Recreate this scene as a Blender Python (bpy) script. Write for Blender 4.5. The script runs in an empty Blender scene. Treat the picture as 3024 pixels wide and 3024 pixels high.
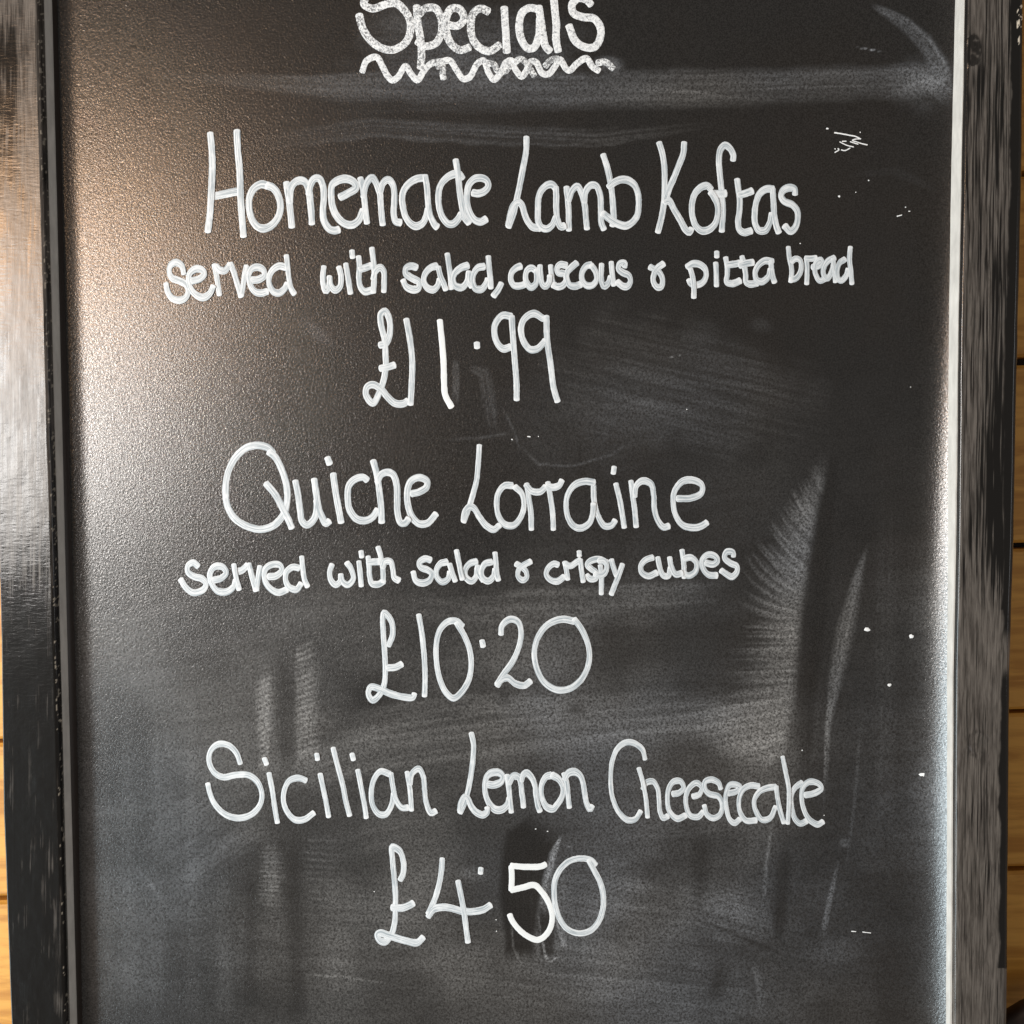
import bpy, math, random
import numpy as np
from mathutils import Matrix, Vector

# ------------------------------------------------------------------ camera, light, exposure
scene = bpy.context.scene
COL = scene.collection
S = 3024.0
FPX = 2968.0
CAM = Vector((0.0, -0.742, 0.028))
PITCH = math.radians(2.15)
ROLL = math.radians(0.42)
RC = (Matrix.Rotation(math.radians(90) - PITCH, 3, 'X') @ Matrix.Rotation(-ROLL, 3, 'Z'))
cam_data = bpy.data.cameras.new('camera')
cam = bpy.data.objects.new('camera', cam_data)
COL.objects.link(cam)
cam.matrix_world = Matrix.Translation(CAM) @ RC.to_4x4()
cam_data.sensor_width = 36.0
cam_data.lens = 36.0 * FPX / S
cam_data.clip_start = 0.01
cam_data.clip_end = 50.0
scene.camera = cam
scene.render.resolution_x = 1024
scene.render.resolution_y = 1024
scene.view_settings.view_transform = 'Standard'
scene.view_settings.look = 'None'
scene.view_settings.exposure = 0.0
scene.view_settings.gamma = 1.0

world = bpy.data.worlds.new('World')
scene.world = world
world.use_nodes = True
bg = world.node_tree.nodes['Background']
bg.inputs[0].default_value = (1.0, 0.90, 0.81, 1)
bg.inputs[1].default_value = 0.18


def area(name, loc, target, sx, sy, radiance, color):
    d = bpy.data.lights.new(name, 'AREA')
    d.shape = 'RECTANGLE'
    d.size = sx
    d.size_y = sy
    d.energy = radiance * math.pi * sx * sy
    d.color = color
    o = bpy.data.objects.new(name, d)
    COL.objects.link(o)
    o.location = loc
    o.rotation_euler = (Vector(target) - Vector(loc)).to_track_quat('-Z', 'Y').to_euler()
    return o


# the window on the left behind the photographer, a warm hanging lamp above it, the open doorway further left
area('window_light', (-2.32, -2.5, 0.25), (-2.0, 0, 0.25), 1.70, 0.76, 26.0, (1.0, 0.96, 0.92))
area('warm_lamp', (-1.62, -2.5, 0.79), (-1.5, 0, 0.75), 0.80, 0.30, 27.0, (1.0, 0.60, 0.33))
area('doorway_light', (-2.7, -1.75, -1.12), (0, 0, -0.6), 1.7, 1.9, 10.0, (0.80, 0.94, 1.0))
area('right_window_light', (3.4, -2.2, 0.1), (0, 0, 0), 1.3, 1.5, 2.4, (0.97, 0.97, 1.0))

# ------------------------------------------------------------------ helpers


def P(px, py, Y=0.0):
    r = RC @ Vector(((px - S / 2) / FPX, -(py - S / 2) / FPX, -1.0))
    t = (Y - CAM.y) / r.y
    return CAM + r * t


RCN = np.array(RC)
CN = np.array(CAM)


def proj(X, Y, Z):
    d = np.stack([X - CN[0], Y - CN[1], Z - CN[2]], -1) @ RCN
    return d[..., 0] / -d[..., 2] * FPX + S / 2, -d[..., 1] / -d[..., 2] * FPX + S / 2


rng = np.random.default_rng(7)
TAB = rng.random((512, 512))


def vn(x, y, seed=0):
    x = x + seed * 37.17
    y = y + seed * 91.73
    xi = np.floor(x).astype(int)
    yi = np.floor(y).astype(int)
    fx = x - xi
    fy = y - yi
    fx = fx * fx * (3 - 2 * fx)
    fy = fy * fy * (3 - 2 * fy)
    a = TAB[xi % 512, yi % 512]
    b = TAB[(xi + 1) % 512, yi % 512]
    c = TAB[xi % 512, (yi + 1) % 512]
    d = TAB[(xi + 1) % 512, (yi + 1) % 512]
    return (a * (1 - fx) + b * fx) * (1 - fy) + (c * (1 - fx) + d * fx) * fy


def fbm(x, y, seed=0, n=4):
    s = 0
    t = 0
    for i in range(n):
        k = 2.0 ** i
        s = s + vn(x * k, y * k, seed + i * 3) / k
        t += 1 / k
    return s / t


def ss(a, b, x):
    t = np.clip((x - a) / (b - a), 0, 1)
    return t * t * (3 - 2 * t)


def link(name, me, parent=None, mat=None):
    o = bpy.data.objects.new(name, me)
    COL.objects.link(o)
    if parent is not None:
        o.parent = parent
    if mat is not None:
        me.materials.append(mat)
    return o


def grid_mesh(name, X, Y, Z, smooth=True, flip=False):
    nr, nc = X.shape
    me = bpy.data.meshes.new(name)
    co = np.stack([X, Y, Z], -1).reshape(-1, 3).astype(np.float32)
    idx = np.arange(nr * nc, dtype=np.int32).reshape(nr, nc)
    a, b, c, d = idx[:-1, :-1], idx[:-1, 1:], idx[1:, 1:], idx[1:, :-1]
    q = np.stack([a, d, c, b] if flip else [a, b, c, d], -1).reshape(-1, 4)
    me.vertices.add(len(co))
    me.vertices.foreach_set('co', co.ravel())
    me.loops.add(q.size)
    me.loops.foreach_set('vertex_index', q.ravel())
    me.polygons.add(len(q))
    me.polygons.foreach_set('loop_start', np.arange(0, q.size, 4, dtype=np.int32))
    me.polygons.foreach_set('loop_total', np.full(len(q), 4, dtype=np.int32))
    me.polygons.foreach_set('use_smooth', np.full(len(q), smooth, dtype=bool))
    me.update(calc_edges=True)
    return me


def fattr(me, name, arr):
    at = me.attributes.new(name, 'FLOAT', 'POINT')
    at.data.foreach_set('value', np.asarray(arr, dtype=np.float32).ravel())


# ------------------------------------------------------------------ material helpers
class NT:
    def __init__(self, name):
        self.m = bpy.data.materials.new(name)
        self.m.use_nodes = True
        self.t = self.m.node_tree
        self.b = self.t.nodes['Principled BSDF']
        self.out = self.t.nodes['Material Output']

    def n(self, typ, **kw):
        nd = self.t.nodes.new(typ)
        for k, v in kw.items():
            setattr(nd, k, v)
        return nd

    def put(self, sock, v):
        if isinstance(v, bpy.types.NodeSocket):
            self.t.links.new(v, sock)
        elif v is not None:
            sock.default_value = v

    def attr(self, name):
        return self.n('ShaderNodeAttribute', attribute_name=name).outputs['Fac']

    def math(self, op, a, b=None, clamp=False):
        nd = self.n('ShaderNodeMath', operation=op, use_clamp=clamp)
        self.put(nd.inputs[0], a)
        self.put(nd.inputs[1], b)
        return nd.outputs[0]

    def ramp(self, v, a, b, lo=0.0, hi=1.0):
        nd = self.n('ShaderNodeMapRange', interpolation_type='SMOOTHSTEP')
        self.put(nd.inputs[0], v)
        nd.inputs[1].default_value = a
        nd.inputs[2].default_value = b
        nd.inputs[3].default_value = lo
        nd.inputs[4].default_value = hi
        return nd.outputs[0]

    def mix(self, f, a, b):
        nd = self.n('ShaderNodeMix', data_type='RGBA')
        self.put(nd.inputs[0], f)
        self.put(nd.inputs[6], a)
        self.put(nd.inputs[7], b)
        return nd.outputs[2]

    def coord(self, scale=(1, 1, 1), kind='Object'):
        tc = self.n('ShaderNodeTexCoord')
        mp = self.n('ShaderNodeMapping')
        self.t.links.new(tc.outputs[kind], mp.inputs[0])
        mp.inputs[3].default_value = scale
        return mp.outputs[0]

    def noise(self, vec, scale=5.0, detail=3.0, rough=0.5, dist=0.0):
        nd = self.n('ShaderNodeTexNoise')
        self.put(nd.inputs['Vector'], vec)
        nd.inputs['Scale'].default_value = scale
        nd.inputs['Detail'].default_value = detail
        nd.inputs['Roughness'].default_value = rough
        nd.inputs['Distortion'].default_value = dist
        return nd.outputs[0]

    def bump(self, h, dist, strength=1.0, prev=None):
        nd = self.n('ShaderNodeBump')
        self.put(nd.inputs['Height'], h)
        nd.inputs['Distance'].default_value = dist
        nd.inputs['Strength'].default_value = strength
        if prev is not None:
            self.put(nd.inputs['Normal'], prev)
        return nd.outputs[0]

    def set(self, **kw):
        for k, v in kw.items():
            self.put(self.b.inputs[k.replace('_', ' ')], v)
        return self.m


def rgb(r, g, b):
    return (r, g, b, 1.0)


# writing surface: black textured plastic under chalk dust
def mat_board():
    t = NT('black_textured_plastic')
    dust = t.attr('dust')
    ob = t.coord()
    grain = t.noise(ob, 640.0, 2.5, 0.6, 0.7)
    fine = t.noise(ob, 1000.0, 2.0, 0.6, 0.5)
    h = t.math('ADD', grain, t.math('MULTIPLY', fine, 0.25))
    nrm = t.bump(h, 0.00015, 1.0)
    big = t.noise(ob, 7.0, 3.0, 0.6)
    # dust sits on the tips of the grain
    tip = t.ramp(grain, 0.30, 0.70, 0.25, 1.75)
    d = t.math('MULTIPLY', dust, tip, clamp=True)
    base = t.mix(t.ramp(big, 0.35, 0.65), rgb(0.0075, 0.0060, 0.0048), rgb(0.0060, 0.0058, 0.0056))
    tint = t.mix(t.ramp(t.noise(ob, 4.5, 2.0), 0.38, 0.62), rgb(0.63, 0.67, 0.73), rgb(0.70, 0.69, 0.67))
    colr = t.mix(d, base, tint)
    rough = t.math('ADD', t.math('MULTIPLY', d, 0.5), 0.25, clamp=True)
    spec = t.math('SUBTRACT', 1.0, t.math('MULTIPLY', d, 0.6), clamp=True)
    spec = t.math('MULTIPLY', spec, t.ramp(fine, 0.35, 0.65, 0.60, 1.35))
    m = t.set(Base_Color=colr, Roughness=rough, Normal=nrm)
    t.put(t.b.inputs['Specular IOR Level'], spec)
    t.b.inputs['IOR'].default_value = 1.56
    return m


def mat_pen(name, dark, light, opaque=0.0):
    t = NT(name)
    uv = t.n('ShaderNodeUVMap', uv_map='UVMap').outputs[0]
    mp = t.n('ShaderNodeMapping')
    t.t.links.new(uv, mp.inputs[0])
    mp.inputs[3].default_value = (0.0035, 1.0, 1.0)
    n1 = t.noise(mp.outputs[0], 3.4, 2.5, 0.65)
    cap = t.attr('cap')
    cov = t.ramp(n1, 0.36, 0.58)
    blotch = t.noise(t.coord(), 180.0, 2.0, 0.5)
    cov = t.math('ADD', cov, t.ramp(blotch, 0.5, 0.8, -0.1, 0.35), clamp=True)
    cov = t.math('MAXIMUM', cov, t.math('MULTIPLY', cap, 1.0))
    cov = t.math('MAXIMUM', cov, opaque)
    nrm = t.bump(n1, 0.00005, 0.5)
    return t.set(Base_Color=t.mix(cov, dark, light), Roughness=0.42, Normal=nrm)


def mat_chalk():
    t = NT('rough_white_chalk')
    ob = t.coord()
    g = t.noise(ob, 700.0, 2.0, 0.6, 0.8)
    g2 = t.noise(ob, 90.0, 2.0, 0.5)
    sm = t.attr('cap')
    a = t.math('ADD', g, t.math('MULTIPLY', t.math('SUBTRACT', g2, 0.5), 0.35))
    a = t.math('ADD', a, t.math('MULTIPLY', sm, 0.16))
    cov = t.ramp(a, 0.34, 0.58, 0.25, 1.0)
    t.set(Base_Color=t.mix(t.ramp(g, 0.4, 0.7), rgb(0.60, 0.62, 0.64), rgb(0.84, 0.86, 0.86)), Roughness=0.9)
    tr = t.n('ShaderNodeBsdfTransparent')
    mx = t.n('ShaderNodeMixShader')
    t.put(mx.inputs[0], cov)
    t.t.links.new(tr.outputs[0], mx.inputs[1])
    t.t.links.new(t.b.outputs[0], mx.inputs[2])
    t.t.links.new(mx.outputs[0], t.out.inputs[0])
    return t.m


def mat_frame():
    t = NT('brushed_black_gloss_paint')
    black = t.attr('black')
    chip = t.attr('chip')
    ob = t.coord((1, 1, 0.045))
    g = t.noise(ob, 900.0, 3.0, 0.6, 0.3)
    ripple = t.noise(t.coord((0.28, 1, 1)), 620.0, 2.0, 0.5, 0.4)
    g2 = t.noise(t.coord((1, 1, 0.10)), 420.0, 4.0, 0.65, 0.5)
    greyed = t.mix(t.ramp(t.math('ADD', t.math('MULTIPLY', g, 0.5), t.math('MULTIPLY', g2, 0.5)), 0.36, 0.64), rgb(0.042, 0.036, 0.031), rgb(0.130, 0.114, 0.100))  # streaky brown-grey tone, shown wherever the black mask is low
    c = t.mix(black, greyed, rgb(0.0060, 0.0055, 0.0050))
    c = t.mix(chip, c, rgb(0.62, 0.56, 0.46))
    h = t.math('ADD', t.math('MULTIPLY', g, 0.12), t.math('MULTIPLY', ripple, 0.6))
    nrm = t.bump(h, 0.00016, 0.8)
    rough = t.ramp(black, 0.0, 1.0, 0.27, 0.17)
    return t.set(Base_Color=c, Roughness=rough, Normal=nrm)


def simple(name, col, rough=0.5, nscale=0.0, amt=0.25, metallic=0.0, stretch=(1, 1, 1), bdist=0.0001):
    t = NT(name)
    if nscale:
        n = t.noise(t.coord(stretch), nscale, 3.0, 0.6)
        lo = rgb(*[c * (1 - amt) for c in col])
        hi = rgb(*[min(1, c * (1 + amt)) for c in col])
        t.set(Base_Color=t.mix(n, lo, hi), Normal=t.bump(n, bdist, 0.5))
    else:
        t.set(Base_Color=rgb(*col))
    return t.set(Roughness=rough, Metallic=metallic)


def mat_pine():
    t = NT('varnished_pine')
    rnd = t.n('ShaderNodeObjectInfo').outputs['Random']
    tc = t.n('ShaderNodeTexCoord').outputs['Object']
    off = t.n('ShaderNodeVectorMath', operation='ADD')
    t.put(off.inputs[0], tc)
    cmb = t.n('ShaderNodeCombineXYZ')
    t.put(cmb.inputs[0], t.math('MULTIPLY', rnd, 13.0))
    t.put(cmb.inputs[2], t.math('MULTIPLY', rnd, 7.0))
    t.put(off.inputs[1], cmb.outputs[0])
    mp = t.n('ShaderNodeMapping')
    t.t.links.new(off.outputs[0], mp.inputs[0])
    mp.inputs[3].default_value = (0.10, 1, 1)
    g = t.noise(mp.outputs[0], 60.0, 5.0, 0.62, 0.9)
    f = t.noise(mp.outputs[0], 420.0, 3.0, 0.6)
    c = t.mix(t.ramp(g, 0.36, 0.62), rgb(0.48, 0.20, 0.022), rgb(0.78, 0.40, 0.075))
    c = t.mix(t.math('MULTIPLY', f, 0.35), c, rgb(0.45, 0.20, 0.03))
    nrm = t.bump(f, 0.0002, 0.4)
    return t.set(Base_Color=c, Roughness=0.38, Normal=nrm)


M_BOARD = mat_board()
M_PEN = mat_pen('white_chalk_pen', rgb(0.33, 0.38, 0.41), rgb(0.72, 0.75, 0.77))
M_SOLID = mat_pen('thick_white_chalk_pen', rgb(0.60, 0.64, 0.66), rgb(0.82, 0.84, 0.84), 0.6)
M_CHALK = mat_chalk()
M_FRAME = mat_frame()
M_PINE = mat_pine()
M_GAP = simple('dark_backing_board', (0.030, 0.018, 0.010), 0.8, 40.0, 0.4)
M_BEAD = simple('off_white_plastic_trim', (0.62, 0.60, 0.56), 0.5, 160.0, 0.35, stretch=(1, 1, 0.35), bdist=0.0004)
M_DARKSTRIP = simple('dark_brown_strip', (0.030, 0.022, 0.018), 0.38, 500.0, 0.3)
M_DARKWOOD = simple('dark_stained_wood', (0.020, 0.010, 0.007), 0.4, 120.0, 0.5, stretch=(1, 1, 0.2))
M_CREAM = simple('cream_undercoat', (0.66, 0.60, 0.50), 0.6, 300.0, 0.1)


def tag(o, label=None, cat=None, group=None, kind=None):
    for k, v in (('label', label), ('category', cat), ('group', group), ('kind', kind)):
        if v:
            o[k] = v
    return o


def empty(name, loc=(0, 0, 0), parent=None):
    o = bpy.data.objects.new(name, None)
    COL.objects.link(o)
    o.location = loc
    o.empty_display_size = 0.05
    if parent is not None:
        o.parent = parent
    return o


# ------------------------------------------------------------------ pine wall behind the board
YW = 0.055
wall = empty('plank_wall', (0, YW, 0))
tag(wall, 'varnished orange pine plank wall behind the framed chalkboard', 'wall')


def wall_z(py_right):
    a = P(0, py_right + 88, YW)
    b = P(3024, py_right, YW)
    return a, b


EDGES = [-1100, -570, -30, 510, 1066, 1612, 2101, 2567, 3030, 3500, 3980]
XL, XR = -1.25, 1.25


def box_mesh(name, corners_front, y0, y1, bev=0.003):
    # corners_front: 4 (x,z) counter-clockwise from lower left; front at y0, back at y1
    (x0, z0), (x1, z1), (x2, z2), (x3, z3) = corners_front
    fr = [(x0 + bev, y0, z0 + bev), (x1 - bev, y0, z1 + bev), (x2 - bev, y0, z2 - bev), (x3 + bev, y0, z3 - bev)]
    md = [(x0, y0 + bev, z0), (x1, y0 + bev, z1), (x2, y0 + bev, z2), (x3, y0 + bev, z3)]
    bk = [(x0, y1, z0), (x1, y1, z1), (x2, y1, z2), (x3, y1, z3)]
    v = fr + md + bk
    f = [(0, 1, 2, 3)]
    for i in range(4):
        j = (i + 1) % 4
        f.append((i + 4, j + 4, j, i))
        f.append((i + 8, j + 8, j + 4, i + 4))
    f.append((11, 10, 9, 8))
    me = bpy.data.meshes.new(name)
    me.from_pydata(v, [], f)
    me.update()
    return me


def zline(py_right, x):
    a, b = wall_z(py_right)
    return a.z + (b.z - a.z) * (x - a.x) / (b.x - a.x)


GAPW = [8, 8, 8, 9, 12, 9, 6, 8, 7, 7, 7]
random.seed(3)
for i in range(len(EDGES) - 1):
    top, bot = EDGES[i] + GAPW[i], EDGES[i + 1] - GAPW[i + 1]
    me = box_mesh('plank', [(XL, zline(bot, XL) - YW * 0), (XR, zline(bot, XR)), (XR, zline(top, XR)), (XL, zline(top, XL))],
                  0.0 + random.uniform(-0.0008, 0.0008), 0.018, 0.0025)
    link('plank', me, wall, M_PINE)
link('backing_board', box_mesh('backing_board', [(XL, -1.05), (XR, -1.05), (XR, 1.05), (XL, 1.05)], 0.021, 0.035, 0.001), wall, M_GAP)

# ------------------------------------------------------------------ the chalkboard
ZT, ZB = 0.56, -0.58
board = empty('chalkboard', (0, 0, ZB - 0.04))
tag(board, 'black specials chalkboard with handwritten white menu in a worn black painted wooden frame with chipped edges', 'chalkboard')
BOFF = board.location.copy()


def child(name, me, mat=None, parent=None, label=None):
    o = link(name, me, parent or board, mat)
    if parent is None:
        o.location = -BOFF
    if label:
        o['label'] = label
    return o


def xe(pxs, Y):
    """x of an edge drawn through picture rows, as a function of z on the plane Y"""
    pts = [P(px, py, Y) for px, py in pxs]
    zs = np.array([p.z for p in pts])[::-1]
    xs = np.array([p.x for p in pts])[::-1]

    def f(z):
        z = np.asarray(z, float)
        r = np.interp(z, zs, xs)
        s0 = (xs[1] - xs[0]) / (zs[1] - zs[0])
        s1 = (xs[-1] - xs[-2]) / (zs[-1] - zs[-2])
        r = np.where(z < zs[0], xs[0] + s0 * (z - zs[0]), r)
        return np.where(z > zs[-1], xs[-1] + s1 * (z - zs[-1]), r)
    return f


def loft(name, sections, nz=240, sub=1, wob=0.0, seed=0, smooth=True):
    """sections: list of (edge function, Y); lofted over the height of the board"""
    z = np.linspace(ZB, ZT, nz)
    cols = []
    for k in range(len(sections) - 1):
        (f0, y0), (f1, y1) = sections[k], sections[k + 1]
        n = sub if isinstance(sub, int) else sub[k]
        for i in range(n):
            t = i / n
            cols.append((f0(z) * (1 - t) + f1(z) * t, np.full(nz, y0 * (1 - t) + y1 * t)))
    f1, y1 = sections[-1]
    cols.append((f1(z), np.full(nz, y1)))
    X = np.stack([c[0] for c in cols], 1)
    Y = np.stack([c[1] for c in cols], 1)
    Z = np.repeat(z[:, None], X.shape[1], 1)
    if wob:
        ci = (X - X[:, :1]) * 45.0 + Y * 60.0
        X = X + wob * (fbm(Z * 22, ci, seed, 4) - 0.5) * 2
        Y = Y + wob * 0.6 * (fbm(Z * 30, ci, seed + 9, 4) - 0.5) * 2
    return X, Y, Z
# ---- writing surface
px_l, px_r = P(150, 1500).x - 0.012, P(2850, 1500).x + 0.008
NX, NZ = 800, 1060
gx, gz = np.meshgrid(np.linspace(px_l, px_r, NX), np.linspace(ZB, ZT, NZ))
PX, PY = proj(gx, np.zeros_like(gx), gz)
dust = np.zeros_like(PX)


PXF, PYF = PX, PY
colx = PXF[NZ // 2]
rowy = PYF[:, NX // 2]


def window_of(x0, x1, y0, y1):
    i = np.nonzero((colx > x0 - 30) & (colx < x1 + 30))[0]
    j = np.nonzero((rowy > y0 - 30) & (rowy < y1 + 30))[0]
    if len(i) == 0 or len(j) == 0:
        return None
    return (slice(j[0], j[-1] + 1), slice(i[0], i[-1] + 1))


def seg_param(pts, hw, PX, PY):
    """nearest point on a polyline: arclength u, signed offset v, local half width, total length"""
    best = np.full(PX.shape, 1e9)
    U = np.zeros_like(PX)
    V = np.zeros_like(PX)
    W = np.ones_like(PX)
    acc = 0.0
    n = len(pts)
    hws = hw if isinstance(hw, (list, tuple)) else [hw] * n
    for i in range(n - 1):
        ax, ay = pts[i]
        bx, by = pts[i + 1]
        L = math.hypot(bx - ax, by - ay)
        dx, dy = (bx - ax) / L, (by - ay) / L
        rx, ry = PX - ax, PY - ay
        t = rx * dx + ry * dy
        lo = -1e9 if i == 0 else 0
        hi = 1e9 if i == n - 2 else L
        tc = np.clip(t, lo, hi)
        off = rx * -dy + ry * dx
        dist = np.hypot(rx - tc * dx, ry - tc * dy)
        m = dist < best
        best[m] = dist[m]
        U[m] = (acc + tc)[m]
        V[m] = (np.sign(off) * dist)[m]
        W[m] = (hws[i] + (hws[i + 1] - hws[i]) * np.clip(tc / L, 0, 1))[m]
        acc += L
    return U, V, W, acc


def wipe(pts, hw, amp, softl=0.5, softr=0.5, ends=(0.2, 0.2), streak=0.6, fs=6.0, fl=260.0, seed=1, clean=False):
    mh = (max(hw) if isinstance(hw, (list, tuple)) else hw) * 1.3
    tl = sum(math.hypot(pts[i + 1][0] - pts[i][0], pts[i + 1][1] - pts[i][1]) for i in range(len(pts) - 1))
    ex0 = mh + tl * max(ends) * 0.35
    w = window_of(min(p[0] for p in pts) - ex0, max(p[0] for p in pts) + ex0, min(p[1] for p in pts) - ex0, max(p[1] for p in pts) + ex0)
    if w is None:
        return
    U, V, W, L = seg_param(pts, hw, PXF[w], PYF[w])
    wn = W * (0.85 + 0.3 * vn(U / 60.0, V * 0, seed + 2))
    a = 1 - ss(1 - softl, 1.0, np.clip(-V / wn, 0, 9))
    b = 1 - ss(1 - softr, 1.0, np.clip(V / wn, 0, 9))
    j = (vn(V / fs, V * 0, seed + 5) - 0.5) * 60
    e = ss(-ends[0] * L * 0.3, ends[0] * L, U + j * ends[0]) * (1 - ss(L * (1 - ends[1]), L * (1 + ends[1] * 0.3), U + j * ends[1]))
    n = vn(U / fl, V / fs, seed) * 0.6 + vn(U / (fl * 0.5), V / (fs * 0.45), seed + 8) * 0.4
    n = np.clip((n - 0.5) * 2.6 + 0.5, 0, 1.3)
    env = a * b * e * ((1 - streak) + streak * n)
    if clean:
        dust[w] *= (1 - np.clip(amp * env, 0, 1))
    else:
        dust[w] += amp * env


def blob(cx, cy, rx, ry, amp, ang=0.0, streak=0.5, fs=7.0, fl=200.0, seed=1, clean=False, hard=0.0):
    q = max(rx, ry) * 1.5
    w = window_of(cx - q, cx + q, cy - q, cy + q)
    if w is None:
        return
    PX, PY = PXF[w], PYF[w]
    c, s = math.cos(ang), math.sin(ang)
    u = (PX - cx) * c + (PY - cy) * s
    v = -(PX - cx) * s + (PY - cy) * c
    r = np.sqrt((u / rx) ** 2 + (v / ry) ** 2) + (fbm(PX / 90, PY / 90, seed + 4) - 0.5) * 0.7
    env = 1 - ss(hard, 1.0, r)
    n = vn(u / fl, v / fs, seed) * 0.6 + vn(u / (fl * 0.4), v / (fs * 0.5), seed + 3) * 0.4
    n = np.clip((n - 0.5) * 2.2 + 0.5, 0, 1.3)
    env = env * ((1 - streak) + streak * n)
    if clean:
        dust[w] *= (1 - np.clip(amp * env, 0, 1))
    else:
        dust[w] += amp * env


# even film of old chalk, heavier in the lower half
low = fbm(PX / 420, PY / 300, 2, 4)
wq = PY + 0.10 * PX + 120 * fbm(PX / 500, PY / 500, 9, 2)
hz = fbm(PX / 260, wq / 22, 5, 4)
film = 0.003 + 0.036 * ss(1550, 2050, PY + 300 * (low - 0.5)) * (0.35 + 1.1 * low)
film += 0.010 * ss(900, 1300, PY) * ss(1300, 1700, PX)
film *= 0.72 + 0.56 * hz
film = film * (0.70 + 0.65 * ss(0.3, 0.7, fbm(PX / 210, PY / 240, 19, 3)))
film *= 1 - 0.5 * ss(2250, 2450, PX) * (1 - ss(2650, 2800, PX))
dust += film
# long horizontal bands under the heading
wipe([(560, 232), (1000, 262), (1700, 268), (2300, 255), (2800, 240)], [18, 52, 66, 66, 66], 0.056, 0.5, 0.9, (0.25, 0.05), 0.45, 7, 420, 3)
wipe([(1000, 330), (1700, 300), (2350, 300)], [20, 34, 26], 0.022, 0.7, 0.7, (0.3, 0.3), 0.7, 6, 300, 13)
wipe([(760, 236), (1150, 215), (1560, 218)], [6, 9, 9], 0.030, 0.7, 0.9, (0.5, 0.3), 0.7, 4, 300, 4)
wipe([(1760, 270), (1950, 262), (2160, 286)], [8, 12, 6], 0.060, 0.8, 0.8, (0.4, 0.4), 0.7, 4, 200, 5)
wipe([(700, 430), (1100, 372), (1500, 395), (1760, 405), (2080, 368)], [26, 40, 40, 36, 16], 0.034, 0.9, 0.25, (0.35, 0.25), 0.75, 5, 420, 6)
blob(1400, 120, 460, 150, 0.050, 0, 0.5, 6, 60, 7)
blob(1420, 190, 420, 60, 0.045, 0, 0.4, 6, 60, 207)
blob(1240, 60, 160, 90, 0.035, 0.3, 0.4, 6, 60, 208)
blob(1800, 190, 60, 30, 0.12, 0.2, 0.5, 5, 40, 209)
wipe([(1975, 1055), (2010, 1050)], 2.0, 0.15, 0.8, 0.8, (0.3, 0.3), 0.1, 5, 100, 11)
blob(2140, 2130, 420, 90, 0.028, -0.08, 0.7, 9, 300, 211)
blob(600, 2420, 340, 230, 0.040, -0.6, 0.7, 9, 200, 212)
blob(1000, 2780, 600, 240, 0.034, 0, 0.5, 12, 200, 213)
# swoosh in the top right corner
wipe([(2575, 15), (2670, 70), (2730, 125), (2768, 190), (2790, 260)], [12, 26, 32, 30, 24], 0.090, 0.6, 0.75, (0.12, 0.3), 0.45, 5, 260, 8)
wipe([(2620, 290), (2700, 250), (2800, 225)], [20, 44, 40], 0.055, 0.8, 0.8, (0.4, 0.2), 0.75, 5, 140, 9)
wipe([(2640, 200), (2720, 225), (2810, 300)], [16, 34, 40], 0.050, 0.8, 0.8, (0.4, 0.2), 0.7, 5, 140, 10)
blob(2720, 250, 130, 110, 0.040, 0, 0.4, 7, 100, 12)
wipe([(2528, 140), (2600, 152)], 2.5, 0.22, 0.8, 0.8, (0.3, 0.3), 0.1, 5, 100, 11)
wipe([(2500, 520), (2640, 505), (2760, 560)], [10, 22, 20], 0.014, 0.8, 0.8, (0.4, 0.3), 0.6, 5, 140, 12)
# dull oval in the middle right, small rubbings round the first price
blob(2010, 1130, 560, 250, 0.028, 0.22, 0.75, 9, 260, 14, hard=0.3)
blob(1950, 1230, 330, 130, 0.016, 0.05, 0.5, 9, 200, 15)
blob(2250, 960, 60, 40, 0.03, 0.3, 0.5, 6, 60, 18)
wipe([(1345, 1060), (1345, 1190)], 11, 0.055, 0.3, 0.5, (0.1, 0.3), 0.4, 4, 120, 16)
wipe([(1385, 1085), (1430, 1100), (1455, 1270)], [16, 26, 26], 0.030, 0.6, 0.6, (0.1, 0.3), 0.8, 4, 160, 17)
wipe([(1485, 1205), (1520, 1275), (1535, 1330)], 5, 0.045, 0.8, 0.8, (0.3, 0.3), 0.5, 4, 100, 19)
wipe([(1310, 1300), (1420, 1292), (1510, 1278)], 7, 0.035, 0.8, 0.8, (0.4, 0.2), 0.5, 4, 120, 20)
wipe([(1540, 1320), (1590, 1370), (1690, 1376), (1800, 1345), (1860, 1310)], 6, 0.045, 0.8, 0.6, (0.4, 0.4), 0.6, 4, 160, 21)
blob(1320, 1050, 60, 160, 0.8, 0, 0.2, 9, 90, 22, clean=True)
blob(940, 985, 80, 26, 0.035, 0.75, 0.4, 6, 90, 23)
# broad horizontal rubbing over the second price and above the third dish
wipe([(1330, 1800), (1700, 1790), (2150, 1760)], [50, 80, 60], 0.042, 0.5, 0.8, (0.3, 0.2), 0.75, 8, 320, 24)
wipe([(1130, 1790), (1500, 1830)], [40, 60], 0.016, 0.5, 0.8, (0.3, 0.3), 0.75, 8, 320, 25)
wipe([(700, 2320), (1100, 2220), (1500, 2160), (2000, 2120), (2240, 2110)], [60, 95, 110, 90, 60], 0.052, 0.5, 0.7, (0.3, 0.1), 0.6, 9, 360, 26)
wipe([(1000, 2120), (1400, 2075), (1800, 2080)], [20, 40, 40], 0.030, 0.5, 0.7, (0.3, 0.2), 0.7, 6, 260, 27)
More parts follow.
